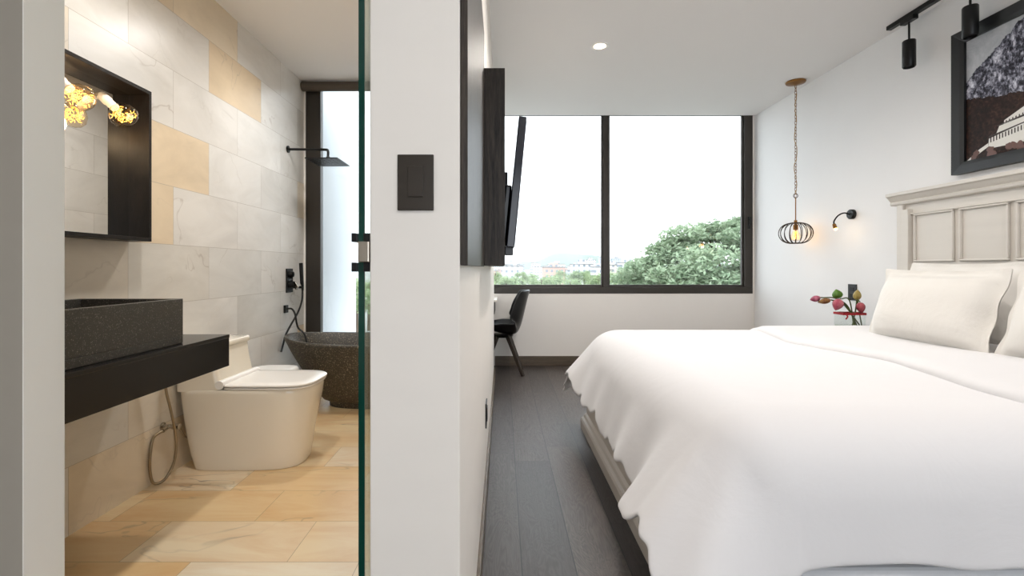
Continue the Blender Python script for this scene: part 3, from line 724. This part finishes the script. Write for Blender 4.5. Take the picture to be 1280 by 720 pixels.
# mirror cabinet
mr = thing('mirror', 'wall mirror inside a deep dark wooden box frame', 'mirror', (XL, 1.6, 1.5))
my0, my1, mz0, mz1, mx = 1.10, 2.19, 1.170, 1.853, -1.60; t_ = .016
m_ = MB()
m_.box(XL+.0005, mx, my0, my1, mz1-t_, mz1); m_.box(XL+.0005, mx, my0, my1, mz0, mz0+t_)
m_.box(XL+.0005, mx, my0, my0+t_, mz0+t_, mz1-t_); m_.box(XL+.0005, mx, my1-t_, my1, mz0+t_, mz1-t_)
m_.build('box_frame', MIRW, mr, bevel=.001)
B(XL+.0005, XL+.006, my0+t_, my1-t_, mz0+t_, mz1-t_).build('mirror_glass', MIRROR, mr)
# vanity light
vl = thing('vanity_light', 'white socket lamp with large fairy light bulbs on mirror', 'lamp', (XL+.01, 1.9, 1.78))
B(XL+.0065, XL+.022, 1.72, 2.07, 1.765, 1.80).build('lamp_bar', CHROME, vl, bevel=.003)
for yy in (2.01, 1.80):
    a = Vector((XL+.018, yy-.0, 1.775)); c = Vector((-1.588, yy, 1.690)); d_ = (c-a).normalized()
    e = c-d_*.045
    so_ = MB().lathe([(.016, 0), (.019, .006), (.020, .04), (.017, .045), (.017, (e-a).length)], a, 20, d_).build('lamp_socket', WHITEP, vl, smooth=40)
    R_ = .053
    pr2 = [(.014, -.052), (.016, -.046), (.028, -.040), (.043, -.025), (R_, -.002), (R_*.96, .018), (.040, .032), (.022, .042), (.0, .045)]
    bu = MB().lathe(pr2, c, 28, d_).build('bulb', BULBG, vl, smooth=60)
    fy = MB(); rnd = random.Random(int(yy*100))
    for i in range(80):
        p = Vector((rnd.gauss(0, 1), rnd.gauss(0, 1), rnd.gauss(0, 1))).normalized()*R_*rnd.uniform(.35, .84)
        q = Vector((rnd.gauss(0, 1), rnd.gauss(0, 1), rnd.gauss(0, 1))).normalized()*.006
        p = Vector((p.x, p.y, p.z*.8))
        fy.tube([c+p-q, c+p+q], .0010, 5)
    fo = fy.build('fairy_filament', FAIRY, vl)
    point_light('vanity_bulb_light', c+Vector((.085, 0, -.03)), .8, (1, .72, .42), .045, None, vl)
# toilet
to = thing('toilet', 'white skirted one piece toilet with square lid', 'toilet', (-1.35, 2.64, 0))
ty = 2.64
def sq(xa, xb, hw, z, nf=3.2, nb=8, n=40):   # outline: rounded front at xb, square back at xa
    pts = []; cxm = xb-min(.30, (xb-xa)*.5)
    for k in range(n):
        a = 2*PI*k/n; ca, sa = math.cos(a), math.sin(a)
        if ca >= 0: e = 2/nf; x_ = cxm+(xb-cxm)*abs(ca)**e
        else: e = 2/nb; x_ = cxm-(cxm-xa)*abs(ca)**e
        y_ = hw*abs(sa)**e*(1 if sa >= 0 else -1)
        pts.append((x_, ty+y_, z))
    return pts
tb = MB()
tb.loft([sq(-1.615, -1.075, .155, .002), sq(-1.618, -1.070, .160, .02), sq(-1.635, -1.062, .165, .08), sq(-1.65, -1.05, .170, .16), sq(-1.665, -1.03, .176, .26), sq(-1.675, -1.012, .182, .35), sq(-1.678, -1.005, .186, .40), sq(-1.678, -1.006, .186, .415), sq(-1.675, -1.012, .182, .422)])
tb.build('bowl', CERAM, to, smooth=50)
tk = MB()
def rr(xa, xb, hw, z, r_=.03, n=6):
    pts = []
    for (cx2, cy2, a0) in ((xb-r_, ty+hw-r_, 0), (xa+r_, ty+hw-r_, 90), (xa+r_, ty-hw+r_, 180), (xb-r_, ty-hw+r_, 270)):
        for k in range(n+1):
            a = math.radians(a0+90*k/n); pts.append((cx2+r_*math.cos(a), cy2+r_*math.sin(a), z))
    return pts
tk.loft([rr(-1.682, -1.44, .180, .415), rr(-1.684, -1.455, .178, .46), rr(-1.686, -1.475, .178, .55), rr(-1.687, -1.485, .178, .625)])
tk.build('tank', CERAM, to, smooth=50)
MB().loft([rr(-1.690, -1.478, .182, .628), rr(-1.690, -1.475, .184, .634), rr(-1.690, -1.475, .184, .652), rr(-1.688, -1.48, .180, .658)]).build('tank_lid', CERAM, to, smooth=50)
MB().loft([sq(-1.44, -1.000, .183, .4245, 3.4, 12), sq(-1.44, -.998, .186, .428, 3.4, 12), sq(-1.44, -.999, .185, .434, 3.4, 12)]).build('seat', SEAT, to, smooth=40)
MB().loft([sq(-1.44, -.998, .184, .4375, 3.4, 12), sq(-1.44, -.993, .189, .440, 3.4, 12), sq(-1.44, -.993, .189, .447, 3.4, 12), sq(-1.44, -1.0, .183, .4515, 3.4, 12), sq(-1.42, -1.06, .14, .4535, 3.4, 12)]).build('lid', SEAT, to, smooth=40)
MB().tube([(-1.448, ty-.186, .449), (-1.448, ty+.186, .449)], .022, 20).build('lid_hinge', SEAT, to, smooth=40)
MB().lathe([(.0, 0), (.014, 0), (.014, .006), (.0, .008)], (-1.58, ty, .6585), 20).build('flush_button', CHROME, to, smooth=40)
# toilet paper holder, black flap
th2 = thing('toilet_paper_holder', 'black curved toilet paper holder on wall behind the tank', 'paper holder', (XL, 2.98, .5))
pts = [(XL+.0005, .555), (XL+.035, .572), (XL+.075, .555), (XL+.098, .515), (XL+.098, .455)]
s2 = spline([(a, 0, b) for a, b in pts], 5)
MB().grid(lambda u, v: (s2[round(u*(len(s2)-1))].x, 2.92+.11*v, s2[round(u*(len(s2)-1))].z), len(s2), 4).build('cover_flap', BLACKM, th2, smooth=60, solid=.003)
MB().tube([(XL+.048, 2.93, .495), (XL+.048, 3.02, .495)], .040, 24).build('paper_roll', WHITEP, th2, smooth=40)
MB().lathe([(.0, 0), (.008, 0), (.008, .05), (.0, .05)], (XL+.0005, 3.04, .495), 12, (1, 0, 0)).build('holder_arm', BRASS, th2, smooth=40)
# waste bin
wb = thing('waste_bin', 'low white rounded bin standing behind the toilet', 'bin', (-1.52, 3.17, 0))
def rb(hx, hy, z, n=32): return [(-1.52+hx*abs(math.cos(2*PI*k/n))**.6*(1 if math.cos(2*PI*k/n) > 0 else -1), 3.19+hy*abs(math.sin(2*PI*k/n))**.6*(1 if math.sin(2*PI*k/n) >= 0 else -1), z) for k in range(n)]
MB().loft([rb(.12, .09, .001), rb(.13, .10, .02), rb(.145, .11, .335)]).build('bin_body', WHITEP, wb, smooth=50)
MB().loft([rb(.148, .113, .337), rb(.15, .115, .345), rb(.148, .113, .372), rb(.14, .105, .385), rb(.11, .08, .390)]).build('bin_lid', WHITEP, wb, smooth=50)
# bidet hose + valve
bh = thing('bidet_hose', 'looped steel bidet hose on an angle valve beside toilet', 'hose', (XL, 2.41, .26))
hy = 2.40
MB().lathe([(.0, 0), (.020, 0), (.020, .004), (.010, .008), (.010, .05), (.014, .052), (.014, .085), (.0, .088)], (XL+.0005, hy, .258), 20, (1, 0, 0)).build('angle_valve', CHROME, bh, smooth=40)
MB().tube([(XL+.03, hy-.002, .258), (XL+.03, hy-.04, .250)], .011, 14).build('valve_outlet', CHROME, bh, smooth=40)
def PH(x, y, Y): s = 600/Y; return ((x-628)/s, Y, 1.05-(y-335)/s)
hp = [(XL+.03, hy-.04, .25), PH(188, 548, 2.32), PH(180, 570, 2.30), PH(182, 590, 2.30), PH(192, 604, 2.31), PH(205, 600, 2.34), PH(216, 582, 2.37), PH(220, 562, 2.38), PH(219, 540, 2.38), PH(214, 515, 2.36), PH(208, 490, 2.34), PH(206, 470, 2.33), PH(206, 455, 2.32)]
hp = [(max(p[0], XL+.012), p[1], max(p[2], .012)) for p in hp]
MB().tube(spline(hp, 8), .0065, 10).build('hose', HOSEM, bh, smooth=60)
MB().lathe([(.011, 0), (.014, .03), (.014, .09), (.02, .11), (.02, .135), (.0, .14)], (hp[-1][0], hp[-1][1], hp[-1][2]-.01), 16, (0, 0.15, 1)).build('sprayer', CHROME, bh, smooth=40)
MB().tube(spline([(XL+.03, hy+.01, .262), (XL+.05, hy+.05, .23), (XL+.05, hy+.10, .17), (XL+.04, hy+.16, .16)]), .005, 8).build('supply_hose', HOSEM, bh, smooth=60)
# bathtub
tu = thing('bathtub', 'freestanding dark stone bathtub with pointed curved ends', 'bathtub', (-1.02, 3.73, 0))
tcx, tcy = -1.02, 3.72
def boat(hx, hy_, z, dip, n=56):
    pts = []
    for k in range(n):
        a = 2*PI*k/n; ca, sa = math.cos(a), math.sin(a)
        x_ = hx*abs(ca)**.92*(1 if ca > 0 else -1); y_ = hy_*abs(sa)**.9*(1 if sa >= 0 else -1)
        zz = z+dip*(abs(ca)**2.2-.35)
        pts.append((tcx+x_, tcy+y_, zz))
    return pts
outer = [boat(.33, .17, .045, 0), boat(.36, .185, .055, 0), boat(.43, .235, .14, .004), boat(.51, .285, .27, .012), boat(.59, .325, .40, .02), boat(.640, .352, .492, .034), boat(.648, .356, .507, .036), boat(.643, .352, .516, .036), boat(.635, .338, .518, .03), boat(.622, .328, .508, .03)]
inner = [boat(.57, .30, .40, .02), boat(.49, .26, .27, .01), boat(.41, .21, .16, 0), boat(.33, .16, .115, 0)]
tm = MB().loft(outer+inner)
tm.build('tub_body', TUBST, tu, smooth=60)
MB().loft([boat(.31, .15, .001, 0), boat(.315, .155, .0445, 0)]).build('foot', TUBST, tu, smooth=40)
MB().lathe([(.0, 0), (.03, 0), (.03, .004), (.0, .006)], (tcx, tcy, .1155), 20).build('drain', CHROME, tu, smooth=40)
# shower head & arm
sh = thing('rain_shower', 'black square rain shower head on a wall arm', 'shower', (XL, 3.80, 1.99))
MB().lathe([(.0, 0), (.028, 0), (.028, .008), (.014, .012), (.0, .012)], (XL+.0005, 3.80, 1.99), 24, (1, 0, 0)).build('wall_flange', BLACKM, sh, smooth=40)
MB().tube(spline([(XL+.01, 3.80, 1.99), (XL+.15, 3.80, 1.989), (XL+.29, 3.80, 1.987), (XL+.318, 3.80, 1.978), (XL+.32, 3.80, 1.93)]), .010, 12).build('shower_arm', BLACKM, sh, smooth=60)
hx_ = XL+.32
hd_ = MB().box(hx_-.125, hx_+.125, 3.80-.15, 3.80+.15, 1.885, 1.892)
ho = hd_.build('shower_head', BLACKM, sh, bevel=.002)
NOZ = simple('nozzle_grey', '4A4A4A', .5)
nz0 = MB().lathe([(.004, 0), (.003, -.004)], (0, 0, 0), 8).build('nozzle', NOZ, sh)
for i in range(7):
    for j in range(7):
        q = nz0 if i == j == 0 else nz0.copy()
        if q is not nz0: COL.objects.link(q)
        q.location = Vector((hx_-.105+i*.035, 3.68+j*.04, 1.8848))-sh.location
MB().lathe([(.0, 1.893), (.03, 1.893), (.02, 1.908), (.014, 1.93), (.0, 1.935)], (hx_, 3.80, 0), 20).build('swivel', BLACKM, sh, smooth=40)
# mixer
mx_ = thing('shower_mixer', 'black wall mixer with hand shower and hose above bathtub', 'mixer', (XL, 3.82, .95))
B(XL+.0005, XL+.010, 3.765, 3.875, .855, 1.045).build('mixer_plate', BLACKM, mx_, bevel=.002)
MB().lathe([(.0, 0), (.024, 0), (.022, .035), (.0, .037)], (XL+.0105, 3.80, 1.00), 20, (1, 0, 0)).build('diverter_knob', BLACKM, mx_, smooth=40)
MB().lathe([(.0, 0), (.026, 0), (.024, .045), (.0, .047)], (XL+.0105, 3.80, .92), 20, (1, 0, 0)).build('temperature_knob', BLACKM, mx_, smooth=40)
MB().bar((XL+.055, 3.80, .93), (XL+.085, 3.78, .89), .014, .04).build('lever', CHROME, mx_, bevel=.002)
MB().bar((XL+.01, 3.86, .895), (XL+.095, 3.86, .895), .02, .02).build('shower_cradle', BLACKM, mx_, bevel=.002)
hs = MB().tube([(XL+.093, 3.86, .87), (XL+.093, 3.86, .905), (XL+.088, 3.86, .93), (XL+.080, 3.86, 1.09)], [.009, .010, .014, .015], 14)
hs.build('hand_shower', BLACKM, mx_, smooth=40)
B(XL+.0005, XL+.018, 3.725, 3.775, .70, .76).build('outlet_elbow', BLACKM, mx_, bevel=.002)
hz_ = [(XL+.093, 3.86, .872), (XL+.092, 3.85, .79), (XL+.070, 3.83, .70), (XL+.036, 3.78, .605), (XL+.014, 3.735, .53), (XL+.012, 3.70, .47), (XL+.011, 3.665, .41)]
MB().tube(spline(hz_, 8), .0075, 10).build('shower_hose', BLACKP, mx_, smooth=60)
hz2 = [(XL+.018, 3.75, .732), (XL+.055, 3.75, .73), (XL+.080, 3.75, .69), (XL+.088, 3.76, .62), (XL+.10, 3.77, .575), (XL+.145, 3.77, .53), (XL+.17, 3.765, .44)]
MB().tube(spline(hz2, 8), .0075, 10).build('shower_hose', BLACKP, mx_, smooth=60)
# ============================================================ OUTSIDE
GRD = -12
def grdmat():
    t = NT('distant_ground'); n = t.noise(.02, 8, t.wpos(), .6)
    return t.bsdf(t.ramp(n, [(.35, '757672'), (.5, '92918E'), (.65, 'AEACA9')]), .9)
struct('ground', B(-4000, 4000, 8, 6000, GRD-1, GRD), grdmat())
# mountain
mm = MB()
def mtn(u, v):
    x = -2600+5200*u; y = 3300+700*v; 
    def pk(c, w, h): return h*math.exp(-((x-c)/w)**2)
    h = pk(420, 130, 84)+pk(690, 170, 66)+pk(560, 200, 20)+pk(200, 200, 20)+pk(1400, 400, 25)+pk(-600, 500, 30)+6*math.sin(x*.013)+4*math.sin(x*.031+y*.02)+18
    return (x, y, GRD+max(0, h+10)*math.sin(PI*v)**.8)
mm.grid(mtn, 200, 12)
tag(mm.build('hills', simple('hill_forest', '5D7060', .9, 0, .15, .01), smooth=180), 'low blue grey hills on the horizon', 'hills', kind='structure')
# foliage
def leafmat(name, c1, c2, c3):
    t = NT(name); n = t.noise(.9, 4, t.wpos(), .6); n2 = t.noise(8, 2, t.wpos())
    col = t.mix(t.ramp(n2, [(.4, 0.0), (.6, .6)]), t.ramp(n, [(.35, c1), (.6, c2)]), lin(c3))
    b = t.new('BsdfDiffuse'); t.L(col, b.inputs[0]); tr_ = t.new('BsdfTranslucent'); t.L(col, tr_.inputs[0])
    mx = t.new('MixShader'); mx.inputs[0].default_value = .35; t.L(b.outputs[0], mx.inputs[1]); t.L(tr_.outputs[0], mx.inputs[2]); t.L(mx.outputs[0], t.o.inputs[0]); return t.m
LEAF = leafmat('feathery_leaves', '7F9579', '9CAD90', 'B4BFA4'); LEAF2 = leafmat('park_leaves', '84A07A', 'A3B58A', 'BCC4A0'); BARK = simple('tree_bark', '5A4C3E', .9, 0, .2, 6)
def leaves(rs, centers, radii, per, ls, flat=.35):
    c = np.repeat(np.array(centers), per, 0); R = np.repeat(np.array(radii), per, 0); n = len(c)
    d = rs.normal(size=(n, 3)); d /= np.linalg.norm(d, axis=1)[:, None]; d *= (rs.uniform(0, 1, (n, 1))**.45)
    p = c+d*R[:, None]*np.array([1, 1, flat])
    p[:, 2] -= .25*R*(d[:, 0]**2+d[:, 1]**2)*flat*2
    nn = rs.normal(size=(n, 3))*.5+np.array([0, 0, 1]); nn /= np.linalg.norm(nn, axis=1)[:, None]
    t = np.cross(nn, rs.normal(size=(n, 3))); t /= np.linalg.norm(t, axis=1)[:, None]; b = np.cross(nn, t)
    s = ls*rs.uniform(.6, 1.3, (n, 1)); w = s*.42
    vs = np.stack([p-t*s, p+b*w, p+t*s, p-b*w], 1).reshape(-1, 3)
    mb = MB(); mb.v = vs.tolist(); mb.f = [(4*i, 4*i+1, 4*i+2, 4*i+3) for i in range(n)]; mb.mi = [0]*n; return mb
def big_tree():
    rs = np.random.RandomState(5); base = Vector((9.5, 17.0, GRD))
    o = thing('tree', 'large spreading green tree filling the lower right of the window', 'tree', base)
    cs = []; rd = []; br = MB()
    br.tube([base, base+Vector((.1, 0, 4)), base+Vector((-.1, .1, 8))], [.45, .38, .3], 10)
    top = base+Vector((-.1, .1, 8))
    def env(r): return 3.35-.00*r
    # dome: peak height at centre, tiered layers outwards
    for k in range(210):
        a = rs.uniform(0, 2*PI); r_ = 6.3*math.sqrt(rs.uniform(0, 1)); 
        x, y = base.x+r_*math.cos(a), base.y+r_*math.sin(a)*.8
        zt_ = 2.75-.085*r_*r_+rs.normal()*.12
        if rs.uniform() < .5: zt_ -= rs.uniform(.3, 2.6)
        cs.append((x, y, zt_)); rd.append(rs.uniform(.65, 1.15))
    for c in cs[::3]:
        cv = Vector(c); mid = top.lerp(cv, .5)+Vector((0, 0, .35)); br.tube(spline([top-Vector((0, 0, random.uniform(0, 2))), mid, cv], 4), [.13-.11*i/8 for i in range(9)], 5)
    br.build('trunk', BARK, o, smooth=60)
    leaves(rs, cs, rd, 620, .105, .32).build('foliage', LEAF, o)
big_tree()
rs = np.random.RandomState(11)
i = 0
def park_tree(x, y, top_, r_, label, per=160, g='park trees beyond the window'):
    o = thing('tree', label, 'tree', (x, y, GRD), g)
    cs = []; rd = []
    for k in range(13): 
        a = rs.uniform(0, 2*PI); q = r_*.65*math.sqrt(rs.uniform())
        cs.append((x+q*math.cos(a), y+q*math.sin(a), top_-r_*.3-r_*.45*(q/r_)**1.3-rs.uniform(0, r_*.8))); rd.append(r_*rs.uniform(.35, .5))
    MB().tube([(x, y, GRD), (x, y, top_-r_*.6)], [.35, .2], 6).build('trunk', BARK, o, smooth=60)
    leaves(rs, cs, rd, per, r_*.075, .6).build('foliage', LEAF2, o)
for k in range(30):
    xpix = 600+k*9.2+rs.uniform(-4, 4); Y = (125, 155, 185, 215)[k % 4]+rs.uniform(-8, 8); ypix = rs.uniform(333, 342)
    s = 600/Y
    park_tree((xpix-628)/s, Y, 1.05-(ypix-335)/s, rs.uniform(3.2, 5.5), 'small pale green tree in the park below the city skyline')
for xpix, ypix, Y in ((446, 344, 90), (454, 349, 70), (461, 342, 100)):
    s = 600/Y; park_tree((xpix-628)/s, Y, 1.05-(ypix-335)/s, 3.4, 'green tree seen through the bathroom window', g='trees beyond the bathroom window')
# city
def bldmat(name, c):
    t = NT(name); sp = t.new('SeparateXYZ'); t.L(t.wpos(), sp.inputs[0])
    fx = t.math('FRACT', t.math('DIVIDE', sp.outputs[0], 3.1)); fz = t.math('FRACT', t.math('DIVIDE', sp.outputs[2], 3.2))
    w = t.math('MULTIPLY', t.math('GREATER_THAN', fx, .55), t.math('GREATER_THAN', fz, .5))
    return t.bsdf(t.mix(w, lin(c), lin('8A9299')), .8)
BM = [bldmat('city_wall_white', 'E4E4E2'), bldmat('city_wall_cream', 'D8D0C2'), bldmat('city_wall_grey', 'B7BCC2'), bldmat('city_wall_rose', 'C9A79A')]
ROOF = simple('city_roof', '8C8A88', .9)
def building(x, y, w, d, h, m, label='small pale building in the distant city skyline', g='distant city buildings'):
    o = thing('building', label, 'building', (x, y, GRD), g)
    B(x-w/2, x+w/2, y, y+d, GRD, GRD+h).build('wall', m, o)
    B(x-w/2-.4, x+w/2+.4, y-.4, y+d+.4, GRD+h, GRD+h+.6).build('roof', ROOF, o)
    if w > 9: B(x-w*.15, x+w*.2, y+d*.3, y+d*.7, GRD+h+.6, GRD+h+3).build('stair_house', m, o)
placed = []
for k in range(95):
    xpix = rs.uniform(620, 840); Y = rs.uniform(260, 900); s = 600/Y
    yp = rs.uniform(328, 341); h = 1.05-(yp-335)/s-GRD
    h = max(5, min(h, 22)); bx_ = (xpix-628)/s; bw_ = rs.uniform(6, 16); bd_ = rs.uniform(6, 12)
    if any(abs(bx_-p[0]) < (bw_+p[2])/2+1.5 and abs(Y+bd_/2-p[1]) < (bd_+p[3])/2+1.5 for p in placed): continue
    placed.append((bx_, Y+bd_/2, bw_, bd_)); building(bx_, Y, bw_, bd_, h, BM[k % 4 if k % 3 else 0])
for xp, wp, yp, Y, lab in ((738, 14, 325, 700, 'wide white block left of the window mullion on the skyline'), (751.5, 4, 321, 720, 'slim grey tower beside the window mullion'), (771, 12, 323, 650, 'grey twin topped tower right of the window mullion'), (788, 8, 328, 600, 'cream block between grey tower and big tree')):
    s = 600/Y; building((xp-628)/s, Y, wp/s, 10, 1.05-(yp-335)/s-GRD, BM[0] if 'white' in lab else BM[2] if 'grey' in lab else BM[1], lab, None)
# haze over the city: humid air between the park and the hills
hzm = bpy.data.materials.new('humid_air'); hzm.use_nodes = True; hn = hzm.node_tree; hn.nodes.clear()
ho_ = hn.nodes.new('ShaderNodeOutputMaterial'); vs_ = hn.nodes.new('ShaderNodeVolumeScatter'); vs_.inputs['Color'].default_value = (.93, .97, 1, 1); vs_.inputs['Density'].default_value = .00014
hn.links.new(vs_.outputs[0], ho_.inputs['Volume'])
tag(B(-3900, 3900, 60, 4600, GRD+.01, 140).build('haze', hzm), 'pale humid haze over the distant city and hills', 'haze', kind='stuff')
for o in bpy.data.objects:
    if '_abs' in o: del o['_abs']
